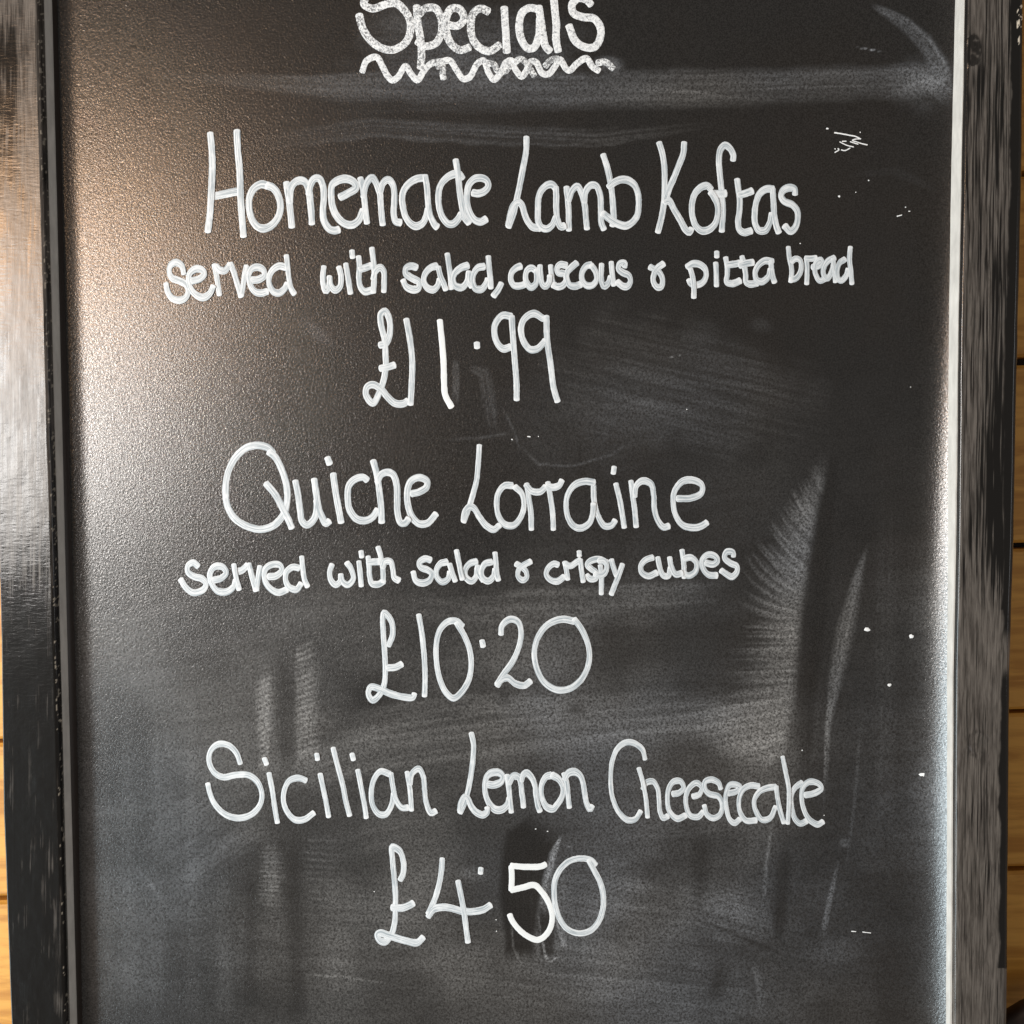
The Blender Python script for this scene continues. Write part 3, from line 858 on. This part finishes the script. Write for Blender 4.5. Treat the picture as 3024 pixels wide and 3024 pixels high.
# ------------------------------------------------------------------ handwriting
# every word: (crop x0, crop y0, source px per crop px, half width for upright strokes, half width for level strokes, material,
#  [letters: [strokes: "x,y x,y ..."]])
WRITING = '''
W Specials|heading|1000|0|0.46584|11.2|11.6|C
175,-20 160,25 215,55 300,28 365,22 425,75 455,140 450,220 420,275 350,315 280,308 205,258 155,185 130,95
495,40 502,150 520,250 526,350 520,430 / 500,100 555,52 615,55 650,120 652,205 615,275 545,292 500,262
700,160 755,165 795,120 765,58 712,58 682,120 682,200 712,275 770,318 830,300
950,75 900,55 855,85 838,160 848,240 890,300 955,325 1022,285
S 1050,50 1056,150 1062,240 1066,330
S 1262,58 1210,52 1165,80 1145,155 1155,240 1195,305 1235,305 1268,235 1275,120 / 1268,45 1282,130 1295,220 1312,295 1340,325
S 1360,-60 1370,60 1380,160 1378,250 1392,325
S 1600,30 1570,0 1520,-10 1480,30 1490,85 1550,110 1620,120 1660,180 1655,250 1620,300 1560,300 1500,260 1460,165
W underline|heading|1000|0|0.46584|9|10|C
150,455 178,385 240,362 280,425 310,480 340,508 375,490 425,420 460,470 500,508 540,450 590,402 650,392 705,385 745,440 790,500 830,490 880,405 918,385 950,460 985,505 1030,460 1060,400 1095,385 1120,440 1160,485 1188,455 1215,395 1250,395 1290,465 1330,470 1370,425 1405,380 1440,435 1465,448 1510,405 1570,372 1610,425 1650,450
625,420 660,420 660,470 665,500
940,400 985,410 1010,450 1060,450 1090,410
1120,395 1150,375 1190,400 1215,440 1240,480
1310,420 1350,380 1390,375
1640,400 1690,395 1740,435
W Homemade|first dish|550|350|0.31056|9.6|12|P
228,140 243,300 248,450 238,700 228,880 205,1075 / 482,115 490,300 508,500 520,800 535,1000 545,1120 / 240,742 350,722 450,700 530,690
775,640 720,625 650,660 605,740 598,850 630,970 690,1035 750,1045 830,1000 885,910 895,810 865,710 825,660 770,635
952,610 975,750 990,880 1005,1030 / 985,800 990,690 1020,620 1080,588 1130,605 1165,680 1180,800 1190,900 1195,1000 / 1165,720 1180,630 1220,572 1265,572 1300,640 1308,760 1300,860 1310,970 1360,1048 1410,1065 1450,1055
1465,748 1540,710 1615,658 1600,610 1530,575 1450,585 1390,630 1378,720 1395,850 1440,940 1510,1000 1580,1010 1640,965 1680,870
W Homemade|first dish|1050|400|0.23292|8.9|11.6|P
60,540 90,650 110,800 125,950 145,1110 / 100,780 125,640 170,560 215,535 255,590 290,680 310,740 318,850 330,1000 345,1130 / 310,720 345,610 410,560 460,600 490,700 490,850 485,1000 510,1090 570,1105
870,540 790,545 700,590 620,680 590,780 600,900 630,1020 690,1110 760,1150 840,1120 890,1040 915,930 / 880,510 905,650 915,800 930,950 960,1050 1010,1140 1035,1160
1355,545 1310,490 1230,495 1130,560 1070,650 1050,780 1065,930 1110,1050 1180,1120 1240,1118 1300,1060 1340,990 / 1270,310 1300,500 1320,700 1350,900 1380,1030 1440,1110
1490,725 1540,735 1620,715 1680,650 1670,580 1600,540 1510,550 1440,620 1415,720 1415,850 1440,960 1500,1060 1580,1095 1655,1060
W Lamb|first dish|1450|400|0.2588|8.6|11.4|P
405,20 400,180 370,350 330,560 300,700 260,880 200,1045 / 195,1030 225,880 262,790 310,758 350,790 385,900 420,980 480,1045 560,1055
735,600 700,562 650,562 580,620 545,700 535,850 540,980 580,1050 640,1065 700,1020 740,930 / 740,590 745,700 745,850 760,960 800,1040 840,1030
862,590 875,720 885,850 890,1080 / 885,740 925,630 985,580 1040,680 1070,800 1080,900 1095,1065 / 1065,760 1080,640 1140,568 1200,575 1245,680 1255,850 1260,1000 1290,1070
1280,220 1330,380 1365,550 1385,700 1395,850 1400,950 1385,1030 / 1345,590 1400,540 1480,505 1560,510 1640,570 1680,680 1685,800 1665,920 1600,1000 1530,1030 1430,1000 1340,940 1275,890
W Koftas|first dish|1900|380|0.2588|8.6|11.4|P
180,160 220,300 240,450 242,650 240,800 225,920 200,1050 165,1180 / 465,160 455,280 400,430 340,580 290,700 245,840 / 245,835 290,820 350,920 420,1040 485,1155 525,1180 550,1140
770,690 730,652 670,662 590,740 555,860 560,1000 600,1110 670,1165 750,1150 820,1080 850,960 840,850 800,770 768,725
1022,360 1025,300 990,230 930,190 880,240 862,350 870,500 885,640 900,800 908,950 900,1080 895,1170 / 780,740 850,745 935,740
1070,580 1085,700 1100,820 1095,950 1080,1060 1095,1150 1150,1185 1230,1165 / 1095,758 1160,740 1240,710
1480,690 1400,690 1330,740 1290,830 1270,950 1275,1080 1320,1160 1390,1160 1440,1080 1465,970 / 1475,690 1485,850 1495,1000 1520,1120 1545,1185
1730,750 1725,690 1660,675 1595,705 1572,770 1610,830 1700,870 1755,940 1760,1040 1730,1130 1680,1170 1612,1110
W served|first description|450|700|0.2588|8.0|11.8|P
360,420 335,330 270,290 210,320 192,395 225,465 310,500 380,540 410,610 380,690 310,722 225,695 170,610 155,530
450,500 540,475 595,420 565,375 500,362 430,410 412,490 440,590 500,660 580,690 650,650 695,560
705,315 730,430 750,550 765,660 / 725,330 770,375 825,385 862,345 885,305
890,300 930,400 960,500 990,600 1012,680 / 1075,330 1050,450 1035,560 1015,670
1140,490 1210,485 1275,440 1270,380 1210,345 1140,360 1102,430 1115,540 1170,620 1240,640 1310,620
1520,345 1450,330 1380,370 1335,450 1335,540 1380,620 1440,640 1500,600 1540,530 / 1530,210 1545,350 1560,480 1580,580 1620,650
W with|first description|900|700|0.31056|8.4|12|P
182,280 172,380 178,460 200,510 230,470 235,375 / 235,380 250,465 290,505 335,470 345,370 325,285
390,255 405,350 420,440 435,535 / 448,130 455,195
512,185 520,280 515,380 528,470 570,518 640,505 / 525,305 580,290 630,270
638,105 650,200 660,300 660,400 652,525 / 650,400 675,320 720,290 752,330 755,420 752,520
W salad|first description|900|700|0.31056|8.4|12|P
1062,290 1010,275 960,300 960,345 1020,390 1085,430 1080,485 1030,500 965,470 935,410
1255,275 1200,290 1145,350 1132,420 1165,480 1220,500 1265,460 1280,400 / 1270,285 1290,370 1320,440 1342,500
1355,160 1370,260 1385,370 1392,490
1550,270 1490,290 1430,340 1410,400 1430,460 1490,480 1540,430 1560,330 / 1562,330 1562,420 1590,470
1705,280 1650,290 1610,340 1595,420 1625,490 1680,495 1720,450 1740,400 / 1745,185 1755,300 1765,400 1770,485
1870,440 1840,500 1795,560
W couscous|first description|1450|700|0.28468|8|11.5|P
310,300 260,320 215,370 205,440 240,500 310,505 350,490
462,345 420,320 375,345 358,410 375,480 415,520 460,490 475,420 465,340
508,295 515,400 535,490 565,510 600,470 610,400 / 618,295 628,400 645,480 670,505
780,295 720,285 685,325 700,368 760,385 780,440 745,500 690,515 645,495
890,268 840,310 790,370 790,440 820,500 870,510 930,490
1040,290 990,300 945,370 945,440 990,500 1050,500 1095,440 1085,360 1040,290
1148,280 1145,380 1150,470 1175,510 1215,480 1240,410 / 1248,260 1255,360 1265,440 1275,500
1385,310 1392,275 1340,275 1322,325 1370,370 1430,400 1447,460 1415,510 1370,510 1310,465
W and sign|first description|1450|700|0.28468|8|11|P
1650,310 1700,335 1750,370 1780,440 1765,515 1725,520 1685,465 1688,395 1725,325 1790,275
W pitta|first description|1980|680|0.31056|8|11.2|P
190,370 210,440 222,540 222,640 / 160,350 210,320 270,322 330,370 338,440 300,500 240,520 190,500 175,470
430,310 435,400 438,530 / 440,205 440,255
525,260 540,350 540,420 535,490 590,507 662,480 / 535,330 620,320 660,310
680,250 700,330 715,420 720,490 760,512 825,500 / 660,335 720,315 785,305
970,300 900,290 840,330 805,400 820,470 870,490 930,440 950,370 / 955,290 962,380 975,450 990,495
W bread|first description|1980|680|0.31056|7.6|10|P
1120,160 1130,260 1150,350 1152,420 1142,490 / 1150,300 1190,270 1232,285 1245,345 1230,410 1190,460 1145,470
1295,280 1300,380 1295,510 / 1285,270 1340,270 1385,265
1350,350 1400,345 1440,310 1430,280 1390,300 1372,360 1385,430 1420,480 1470,460
1560,262 1500,290 1460,350 1455,420 1490,460 1530,400 1550,320 / 1545,270 1555,380 1570,490
1660,275 1610,310 1585,380 1590,450 1620,480 1665,440 1690,370 / 1710,160 1702,280 1715,380 1725,510
W price|first price|1040|890|0.3416|8.8|11|P
240,380 290,365 325,280 322,160 285,85 248,110 250,200 280,330 288,450 292,560 272,680 235,790 180,880 120,805 130,740 180,720 250,760 310,830 370,880 440,885 480,860 / 245,580 310,568 365,550
468,155 500,330 520,520 515,700 505,890
X 758,165 775,330 790,520 795,700 805,810 858,912
1078,360 1080,400
1375,130 1300,122 1240,190 1230,270 1260,370 1310,410 1365,395 / 1380,130 1390,300 1405,500 1420,700 1422,850
1655,150 1570,105 1490,150 1460,230 1480,340 1540,415 1600,410 1670,340 / 1680,130 1685,330 1715,540 1740,740 1775,865
W Quiche|second dish|640|1280|0.35197|9.4|11|P
475,165 430,120 350,100 250,120 160,200 95,330 75,480 95,620 160,720 260,780 370,805 480,770 560,680 592,560 585,430 540,290 485,190 440,155 / 415,420 490,510 550,620 600,720 630,792
660,400 685,520 700,640 720,740 760,768 815,720 840,630 838,560 / 818,385 835,500 855,620 885,700 915,755 945,735
978,340 1000,500 1025,640 1045,745 / 930,205 948,255
1262,392 1230,368 1160,385 1110,440 1100,540 1120,650 1180,720 1250,730 1310,700 1350,640
1313,230 1345,350 1365,480 1380,620 1385,745 / 1350,410 1375,350 1430,325 1480,345 1510,430 1515,550 1518,670 1545,750 1580,752 1610,715
1635,505 1700,490 1760,450 1765,400 1700,370 1630,400 1600,480 1605,600 1640,700 1700,758 1770,752 1840,675
W Lorraine|second dish|1330|1280|0.41408|7.8|10.5|P
207,85 200,200 188,330 160,440 135,520 95,630 / 92,620 105,555 140,522 170,535 210,600 260,660 310,685 350,655
440,372 390,372 345,420 330,500 345,590 390,650 450,655 500,600 525,520 510,430 460,380
545,360 560,460 575,570 578,685 / 540,365 580,410 640,415 680,380
695,350 715,460 730,570 735,685 / 690,370 730,385 775,370 795,335
1025,350 960,342 890,365 840,430 825,510 840,600 880,660 930,675 990,640 1015,570 1020,500 / 1020,365 1025,480 1050,580 1100,660 1150,655 1175,620
1180,360 1205,460 1225,570 1240,670 / 1168,240 1162,285
1288,340 1300,440 1315,550 1325,665 / 1315,450 1325,375 1370,338 1430,360 1450,440 1455,540 1480,620 1520,668 1558,660
1620,465 1720,460 1790,425 1795,370 1740,335 1660,340 1600,410 1590,500 1610,590 1660,655 1740,672 1790,660 1830,635
W served|second description|520|1600|0.35197|8|11|P
185,205 145,175 102,200 100,250 150,290 220,310 252,350 230,400 150,427 85,385 40,315
310,322 380,305 422,260 392,212 325,208 285,270 300,350 350,412 420,420 480,380 500,320
485,190 500,280 530,400 / 490,250 550,240 600,195
610,185 635,280 670,410 / 705,205 690,300 675,405
778,292 840,285 890,235 870,195 810,190 750,230 745,320 790,390 860,425 930,400
1030,220 980,212 930,250 920,320 950,380 1010,400 1050,350 / 1055,125 1065,230 1080,320 1105,375
W with|second description|520|1600|0.35197|8|11|P
1310,190 1290,250 1300,320 1340,360 1378,330 1382,275 / 1382,275 1400,335 1440,360 1488,310 1470,230 1435,175
1535,165 1545,260 1555,370 / 1553,80 1558,128
1612,125 1620,200 1625,290 1645,350 1700,355 1740,330 / 1610,172 1700,165
1695,45 1715,110 1735,220 1740,335 / 1735,220 1755,165 1800,168 1820,230 1832,300 1870,325
W salad|second description|1180|1600|0.26915|8|11|P
340,200 280,185 215,230 235,280 310,310 355,350 330,420 250,452 180,425 150,330
520,220 450,240 405,310 412,390 470,440 530,410 550,330 / 550,245 575,330 612,430
625,95 650,220 670,330 690,410
845,215 770,240 720,310 730,390 790,430 840,380 850,290 / 855,265 870,350 920,425
1010,220 940,240 900,310 910,390 970,430 1030,380 1045,300 / 1048,120 1060,250 1065,340 1085,420
W and sign|second description|1180|1600|0.26915|7.5|10|P
1280,240 1330,270 1385,320 1395,390 1350,420 1300,375 1310,300 1370,250 1440,215
W crispy|second description|1580|1600|0.33126|7.8|10.5|P
205,205 170,195 120,230 100,290 140,340 200,350 260,310
265,180 280,250 292,335 / 270,195 315,215 365,185 405,160
405,160 415,260 430,355 / 393,85 395,125
640,185 570,155 495,170 465,205 500,240 550,280 540,325 495,330 460,300
582,210 592,300 590,465 / 570,168 615,170 640,220 620,280 575,300 535,285
680,160 700,230 728,305 / 780,200 745,300 710,390 680,468
W cubes|second description|1580|1600|0.33126|7.8|10.5|P
1050,140 990,160 945,210 950,270 1010,305 1085,275
1095,140 1110,220 1145,300 1190,300 1205,230 / 1200,140 1215,220 1255,290 1310,280
1310,75 1325,180 1330,320 / 1330,150 1390,140 1440,190 1430,265 1370,302 1325,280
1525,188 1590,200 1628,168 1600,125 1540,115 1490,165 1500,240 1550,295 1620,300
1770,130 1765,95 1710,90 1690,140 1740,190 1800,220 1800,270 1755,312 1710,290 1660,255
W price|second price|1060|1780|0.37267|8|10.5|P
235,340 268,250 255,140 200,80 190,110 195,250 205,400 210,520 202,640 170,720 110,770 75,720 95,668 160,680 250,720 350,745 430,748 440,720 / 228,515 290,510 340,485
475,95 500,250 520,450 525,600 520,738
820,185 775,145 705,150 645,210 615,320 615,460 640,600 690,710 750,755 820,700 870,610 890,500 880,380 840,270 795,190 775,158
975,300 985,345
1125,250 1135,180 1200,130 1260,150 1285,230 1270,340 1220,460 1150,560 1095,645 / 1095,655 1135,605 1180,595 1240,640 1310,655 1360,620
1705,145 1610,130 1500,170 1420,270 1390,390 1410,520 1470,630 1570,690 1670,680 1760,610 1815,500 1825,380 1790,260 1745,180 1705,130
W Sicilian|third dish|580|2140|0.38302|7.4|9.8|P
340,300 310,220 250,160 170,150 112,200 98,280 140,370 210,405 300,388 400,388 470,440 505,530 490,620 420,695 320,720 220,690 140,610 105,530 88,455
560,375 585,500 605,640 625,755 / 525,260 542,305
845,430 790,410 720,430 680,500 672,590 700,670 760,732 830,732 905,680
955,380 980,500 1005,620 1020,710 / 928,225 935,270
1055,180 1090,320 1130,470 1155,600 1182,700
1245,350 1270,480 1295,610 1310,718 / 1200,225 1212,270
1490,380 1420,360 1370,420 1350,510 1360,620 1410,690 1460,690 1505,620 1520,530 / 1500,375 1515,470 1540,580 1585,640 1630,640
1625,365 1645,480 1660,660 / 1648,460 1665,375 1715,340 1750,400 1760,500 1772,600 1810,680 1845,665
W Lemon|third dish|1320|2140|0.24845|7.7|11.6|P
290,100 315,220 310,400 285,600 240,830 200,950 155,1045 / 150,1020 165,930 215,860 245,880 290,970 350,1040 430,1070 480,1030 478,985
490,710 560,715 640,680 665,620 620,572 540,568 480,610 452,700 460,830 500,930 570,1005 640,1012 710,960 740,870
715,600 735,750 750,900 765,1040 / 735,700 790,612 850,625 880,710 888,800 900,880 910,980 / 885,670 905,600 945,575 1000,620 1045,720 1060,850 1080,960 1105,1030
1240,600 1180,620 1130,700 1120,800 1140,900 1190,980 1260,1000 1310,950 1370,850 1380,750 1330,650 1250,600
1390,580 1425,700 1440,850 1455,985 / 1400,650 1440,580 1510,558 1580,600 1620,700 1640,830 1660,930 1700,1000 1725,965
W Cheesecake|third dish|1760|2140|0.37267|6.7|9.6|P
390,275 370,200 310,150 240,140 170,190 130,290 117,420 130,570 180,690 250,755 310,750 355,685
340,345 370,450 395,580 410,735 / 372,510 400,460 450,450 490,510 500,600 508,690 535,740 570,725
610,550 660,540 695,500 670,450 620,450 580,500 567,600 585,690 645,745 710,720
770,570 820,552 840,500 800,462 750,490 715,560 717,650 750,722 810,730 850,690
990,510 970,460 910,435 865,455 865,510 900,550 970,570 1000,630 985,710 930,742 880,710 858,640
1050,545 1110,530 1145,498 1110,475 1060,480 1030,560 1035,660 1060,750 1100,780 1140,750
1290,490 1230,482 1170,510 1135,590 1142,690 1190,760 1270,760
1425,495 1370,500 1300,530 1255,600 1270,690 1320,755 1380,740 1425,650 / 1430,490 1440,580 1460,680 1490,780
1480,255 1505,380 1528,500 1530,640 1520,785 / 1635,460 1580,500 1550,560 1552,650 1580,750 1620,785 1670,765
1660,560 1730,545 1790,505 1760,465 1690,455 1642,500 1632,590 1655,690 1700,760 1760,792 1800,770
W price|third price|1080|2440|0.21739|8|11|P
470,730 510,640 515,500 470,350 400,290 358,285 365,450 388,700 403,900 405,1100 395,1300 350,1470 260,1570 190,1550 155,1475 200,1450 300,1480 420,1520 560,1560 700,1580 780,1510 / 360,1105 500,1110 580,1080 645,1045
1040,440 1025,640 980,860 920,1040 850,1190 / 850,1230 920,1130 1030,1100 1150,1110 1300,1150 1450,1160 1600,1130 1695,1070 / 1255,745 1290,920 1330,1130 1360,1350 1390,1575
1565,570 1560,640
W price|third price|1420|2420|0.22774|8.3|9|P
X 840,580 780,608 600,615 395,600 / 395,610 402,750 395,915 / 395,915 550,880 695,850 800,950 880,1080 925,1230 910,1380 840,1500 740,1560 600,1510 480,1410 400,1300 375,1235
1485,590 1440,535 1370,510 1250,508 1130,550 1020,660 960,800 950,960 970,1130 1020,1280 1110,1410 1230,1470 1340,1470 1450,1420 1540,1300 1585,1150 1590,1000 1550,820 1480,680 1400,530
'''
LETTERS = {
    'and sign': ['ampersand'],
    'underline': ['wavy_line'] * 5,
}


def catmull(pts, step=3.0):
    p = [np.array(q, float) for q in pts]
    if len(p) == 2:
        p = [p[0], (p[0] + p[1]) / 2, p[1]]
    p = [2 * p[0] - p[1]] + p + [2 * p[-1] - p[-2]]
    out = []
    for i in range(1, len(p) - 2):
        L = np.linalg.norm(p[i + 1] - p[i])
        n = max(2, int(L / step))
        d = [max(np.linalg.norm(p[k + 1] - p[k]), 1e-3) ** 0.5 for k in (i - 1, i, i + 1)]
        t0, t1 = 0.0, d[0]
        t2 = t1 + d[1]
        t3 = t2 + d[2]
        for k in range(n):
            t = t1 + (t2 - t1) * k / n
            A1 = (t1 - t) / (t1 - t0) * p[i - 1] + (t - t0) / (t1 - t0) * p[i]
            A2 = (t2 - t) / (t2 - t1) * p[i] + (t - t1) / (t2 - t1) * p[i + 1]
            A3 = (t3 - t) / (t3 - t2) * p[i + 1] + (t - t2) / (t3 - t2) * p[i + 2]
            B1 = (t2 - t) / (t2 - t0) * A1 + (t - t0) / (t2 - t0) * A2
            B2 = (t3 - t) / (t3 - t1) * A2 + (t - t1) / (t3 - t1) * A3
            out.append((t2 - t) / (t2 - t1) * B1 + (t - t1) / (t2 - t1) * B2)
    out.append(p[-2])
    return np.array(out)


CROSS = np.array([-1.0, -0.82, -0.5, 0.0, 0.5, 0.82, 1.0])
DOME = np.array([0.0, 0.6, 0.9, 1.0, 0.9, 0.6, 0.0])
rnd = random.Random(11)
LIFT = 0.00016


def stroke_geo(pts, a, b, order, smooth_cap, V, F, UV, CAP, wmul=1.0):
    c = catmull(pts)
    seg = np.linalg.norm(np.diff(c, axis=0), axis=1)
    u = np.concatenate([[0], np.cumsum(seg)])
    L = u[-1]
    # resample evenly
    n = max(6, int(L / 3.0))
    uu = np.linspace(0, L, n)
    c = np.stack([np.interp(uu, u, c[:, 0]), np.interp(uu, u, c[:, 1])], 1)
    d = np.gradient(c, axis=0)
    d /= np.maximum(np.linalg.norm(d, axis=1, keepdims=True), 1e-6)
    nrm = np.stack([-d[:, 1], d[:, 0]], 1)
    half = np.sqrt((a * nrm[:, 0]) ** 2 + (b * nrm[:, 1]) ** 2)
    s0 = rnd.random() * 100
    half = half * wmul * (0.955 + 0.09 * vn(uu / 22.0, uu * 0 + s0, 3))
    # caps
    cl = half[0] * 0.55
    ce = half[-1] * 0.55
    t = np.linspace(0, 1, 5)[:-1]
    ps = [c[0] - d[0] * cl * (1 - k) for k in t]
    hs = [half[0] * math.sqrt(max(0, 1 - (1 - k) ** 2)) * 0.98 + 0.02 for k in t]
    pe = [c[-1] + d[-1] * ce * k for k in t[::-1] * -1 + 1.0]
    he = [half[-1] * math.sqrt(max(0, 1 - k * k)) * 0.98 + 0.02 for k in t[::-1] * -1 + 1.0]
    pe, he = [c[-1] + d[-1] * ce * k for k in (0.25, 0.5, 0.75, 1.0)], [half[-1] * math.sqrt(max(0, 1 - k * k)) + 0.02 for k in (0.25, 0.5, 0.75, 1.0)]
    C = np.concatenate([np.array(ps), c, np.array(pe)])
    N = np.concatenate([np.repeat(nrm[:1], 4, 0), nrm, np.repeat(nrm[-1:], 4, 0)])
    H = np.concatenate([np.array(hs), half, np.array(he)])
    UU = np.concatenate([uu[0] - cl * (1 - t), uu, uu[-1] + ce * np.array([.25, .5, .75, 1.0])])
    m = len(C)
    capa = np.maximum(0.75 * (1 - ss(2, 14, UU - UU[0])), 1.0 * (1 - ss(5, 17, UU[-1] - UU)))
    base = len(V)
    z0 = 0.00006 + LIFT * 0.45 * (order % 9)
    jl = (vn(UU / 5.0, UU * 0 + s0 + 7, 5) - 0.5) * 0.8
    jr = (vn(UU / 5.0, UU * 0 + s0 + 17, 6) - 0.5) * 0.8
    for i in range(m):
        for k in range(7):
            off = CROSS[k] * H[i] + (jl[i] if k == 0 else jr[i] if k == 6 else 0)
            q = C[i] + N[i] * off
            w = P(q[0], q[1], 0.0)
            hgt = z0 + LIFT * DOME[k] * min(1, H[i] / 6) + 0.00006 * UU[i] / max(L, 1)
            w = CAM + (w - CAM) * ((hgt * -1 - CAM.y) / (-CAM.y))
            V.append(tuple(w))
            UV.append((UU[i] + s0 * 10, CROSS[k] * 1.0 + s0))
            edge = 0.75 if k in (0, 6) else (0.55 if k in (1, 5) else 0.0)
            CAP.append(float(smooth_cap) if smooth_cap is not None else max(capa[i], edge * 0.35))
    for i in range(m - 1):
        for k in range(6):
            a0 = base + i * 7 + k
            F.append((a0, a0 + 7, a0 + 8, a0 + 1))


def surf_y(x, z):
    """height of the writing surface below a point (bilinear)"""
    i = np.clip((x - px_l) / (px_r - px_l) * (NX - 1), 0, NX - 2)
    j = np.clip((z - ZB) / (ZT - ZB) * (NZ - 1), 0, NZ - 2)
    ii, jj = i.astype(int), j.astype(int)
    return gy[jj, ii]


def build_mesh(name, V, F, UV, CAP, mat, parent, label=None):
    me = bpy.data.meshes.new(name)
    va = np.array(V)
    va[:, 1] += surf_y(va[:, 0], va[:, 2])
    me.from_pydata([tuple(v) for v in va], [], F)
    uvl = me.uv_layers.new(name='UVMap')
    li = np.empty(len(me.loops), dtype=np.int32)
    me.loops.foreach_get('vertex_index', li)
    uvl.data.foreach_set('uv', np.array(UV, dtype=np.float32)[li].ravel())
    fattr(me, 'cap', CAP)
    me.polygons.foreach_set('use_smooth', [True] * len(me.polygons))
    me.update()
    o = link(name, me, parent, mat)
    if label:
        o['label'] = label
    return o


MATS = {'P': M_PEN, 'C': M_CHALK, 'X': M_SOLID}
word_obj = {}
order = 0
cur = None
SIGN = {'price': {'first price': ['pound_sign', 'digit', 'digit', 'decimal_point', 'digit', 'digit'],
                  'second price': ['pound_sign', 'digit', 'digit', 'decimal_point', 'digit', 'digit'],
                  'third price': ['pound_sign', 'digit', 'decimal_point', 'digit', 'digit']}}
cnt = {}
for ln in WRITING.strip().splitlines():
    if ln.startswith('W '):
        word, line, x0, y0, s, a, b, mt = ln[2:].split('|')
        k = 0.95 if 'description' in line else 1.0
        cur = (word, line, float(x0), float(y0), float(s), float(a) * k, float(b) * k, mt)
        key = (word, line)
        if key not in word_obj:
            nm = {'price': 'price', 'underline': 'underline', 'and sign': 'and_sign'}.get(word, 'word')
            lab = {'price': 'price written in white chalk pen as the ' + line,
                   'underline': 'wavy chalk underline beneath the heading',
                   'and sign': 'looped and sign in the ' + line}.get(word, 'handwritten word ' + word + ' in the ' + line)
            if word == 'Specials':
                lab = 'handwritten heading Specials in rough white chalk, cut by the top of the picture'
            word_obj[key] = (nm, lab, empty(nm, -BOFF, board))
            word_obj[key][2]['label'] = lab
            cnt[key] = 0
        continue
    if not ln.strip():
        continue
    word, line, x0, y0, s, a, b, mt = cur
    key = (word, line)
    cap = None
    if mt == 'C':
        cap = 0.15
    lt = ln
    lab = None
    if ln[0] == 'S':
        lt = ln[2:]
        cap = 0.7
    if ln[0] == 'X':
        lt = ln[2:]
        mt = 'X'
        lab = 'digit in thick bright white paint pen'
    if mt == 'C' and word == 'underline':
        cap = 0.55 if cnt[key] == 0 else -0.25
    V, F, UV, CAP = [], [], [], []
    for st in lt.split('/'):
        pts = [tuple(map(float, q.split(','))) for q in st.split()]
        pts = [(x0 + x * s, y0 + y * s) for x, y in pts]
        stroke_geo(pts, a, b, order, cap, V, F, UV, CAP, 1.0 if mt != 'X' else 1.0)
        order += 1
    nm = 'letter'
    if word == 'price':
        nm = SIGN['price'][line][cnt[key]]
    elif word == 'and sign':
        nm = 'looped_stroke'
    elif word == 'underline':
        nm = 'wavy_line'
    elif word == 'salad' and line == 'first description' and cnt[key] == 5:
        nm = 'comma'
    build_mesh(nm, V, F, UV, CAP, MATS[mt], word_obj[key][2], lab)
    cnt[key] += 1

# ------------------------------------------------------------------ white scratches and paint specks
def scratch(pts, w, seed):
    V, F, UV, CAP = [], [], [], []
    stroke_geo(pts, w, w, seed % 5, 1.0, V, F, UV, CAP)
    build_mesh('scratch_mark', V, F, UV, CAP, M_SOLID, marks)


marks = empty('white_marks', -BOFF, board)
marks['label'] = 'thin white scratches and specks near the top right of the board'
sc = 0.18116
for i, st in enumerate(["355,343 450,357 600,385 700,405 780,445", "780,440 690,450 640,468 690,485 780,515 890,542", "610,490 740,530",
                        "440,492 560,550 665,575", "610,590 560,622 510,635 465,622", "425,605 400,600 428,620 360,665", "480,483 545,482", "1375,1705 1450,1682"]):
    pts = [(2400 + float(q.split(',')[0]) * sc, 330 + float(q.split(',')[1]) * sc) for q in st.split()]
    scratch(pts, 1.5 if i else 1.9, i)
scratch([(2515, 2751), (2528, 2752)], 1.2, 1)
scratch([(2548, 2753), (2572, 2756)], 1.4, 2)
scratch([(1558, 1289), (1566, 1290)], 1.5, 3)


def speck(px, py, r, k, asp=1.0):
    n = 12
    V, F, UV, CAP = [], [], [], []
    h = 0.00025 * r / 6
    for ring, (rr, hh) in enumerate(((1.0, 0.00005), (0.7, h), (0.0, h * 1.15))):
        for j in range(n if rr else 1):
            t = 2 * math.pi * j / n
            q = r * rr * (1 + 0.10 * math.sin(3 * t + k) + 0.08 * math.sin(5 * t + 2 * k) + 0.08 * math.sin(2 * t + 3 * k))
            w = P(px + q * math.cos(t) * asp, py + q * math.sin(t) / asp, 0.0)
            V.append((w.x, w.y - hh, w.z))
            UV.append((t, rr))
            CAP.append(1.0)
    for j in range(n):
        F.append((j, (j + 1) % n, n + (j + 1) % n, n + j))
        F.append((n + j, n + (j + 1) % n, 2 * n))
    F = [f[::-1] for f in F]
    build_mesh('paint_speck', V, F, UV, CAP, M_SOLID, marks)


for i, (x, y, r, asp) in enumerate([(2561, 1859, 8.5, 1.25), (2691, 1879, 7.5, 1.1), (2627, 2023, 6, 1.2), (2719, 2285, 8, 1.15), (2443, 380, 4, 1.2), (2565, 533, 2.6, 1), (2478, 580, 4, 1.1),
                                    (2527, 568, 2, 1.2), (2674, 612, 2.2, 1), (2685, 624, 2.6, 1.4), (2466, 440, 2.4, 1), (1512, 1298, 2.6, 1), (1590, 1289, 1.8, 1), (2369, 2216, 2.2, 1),
                                    (1582, 2448, 2.4, 1.2), (1617, 2455, 2.4, 1.2), (2028, 1209, 2.0, 1), (2540, 391, 2.2, 1.0), (2434, 2408, 1.8, 1), (2689, 1143, 1.8, 1), (2363, 719, 2.2, 1.0),
                                    (1105, 2633, 2, 1), (1465, 2716, 2, 1), (1466, 2750, 2, 1)]):
    speck(x, y, r * (0.85 if r > 5 else 0.8), i * 1.7, asp)
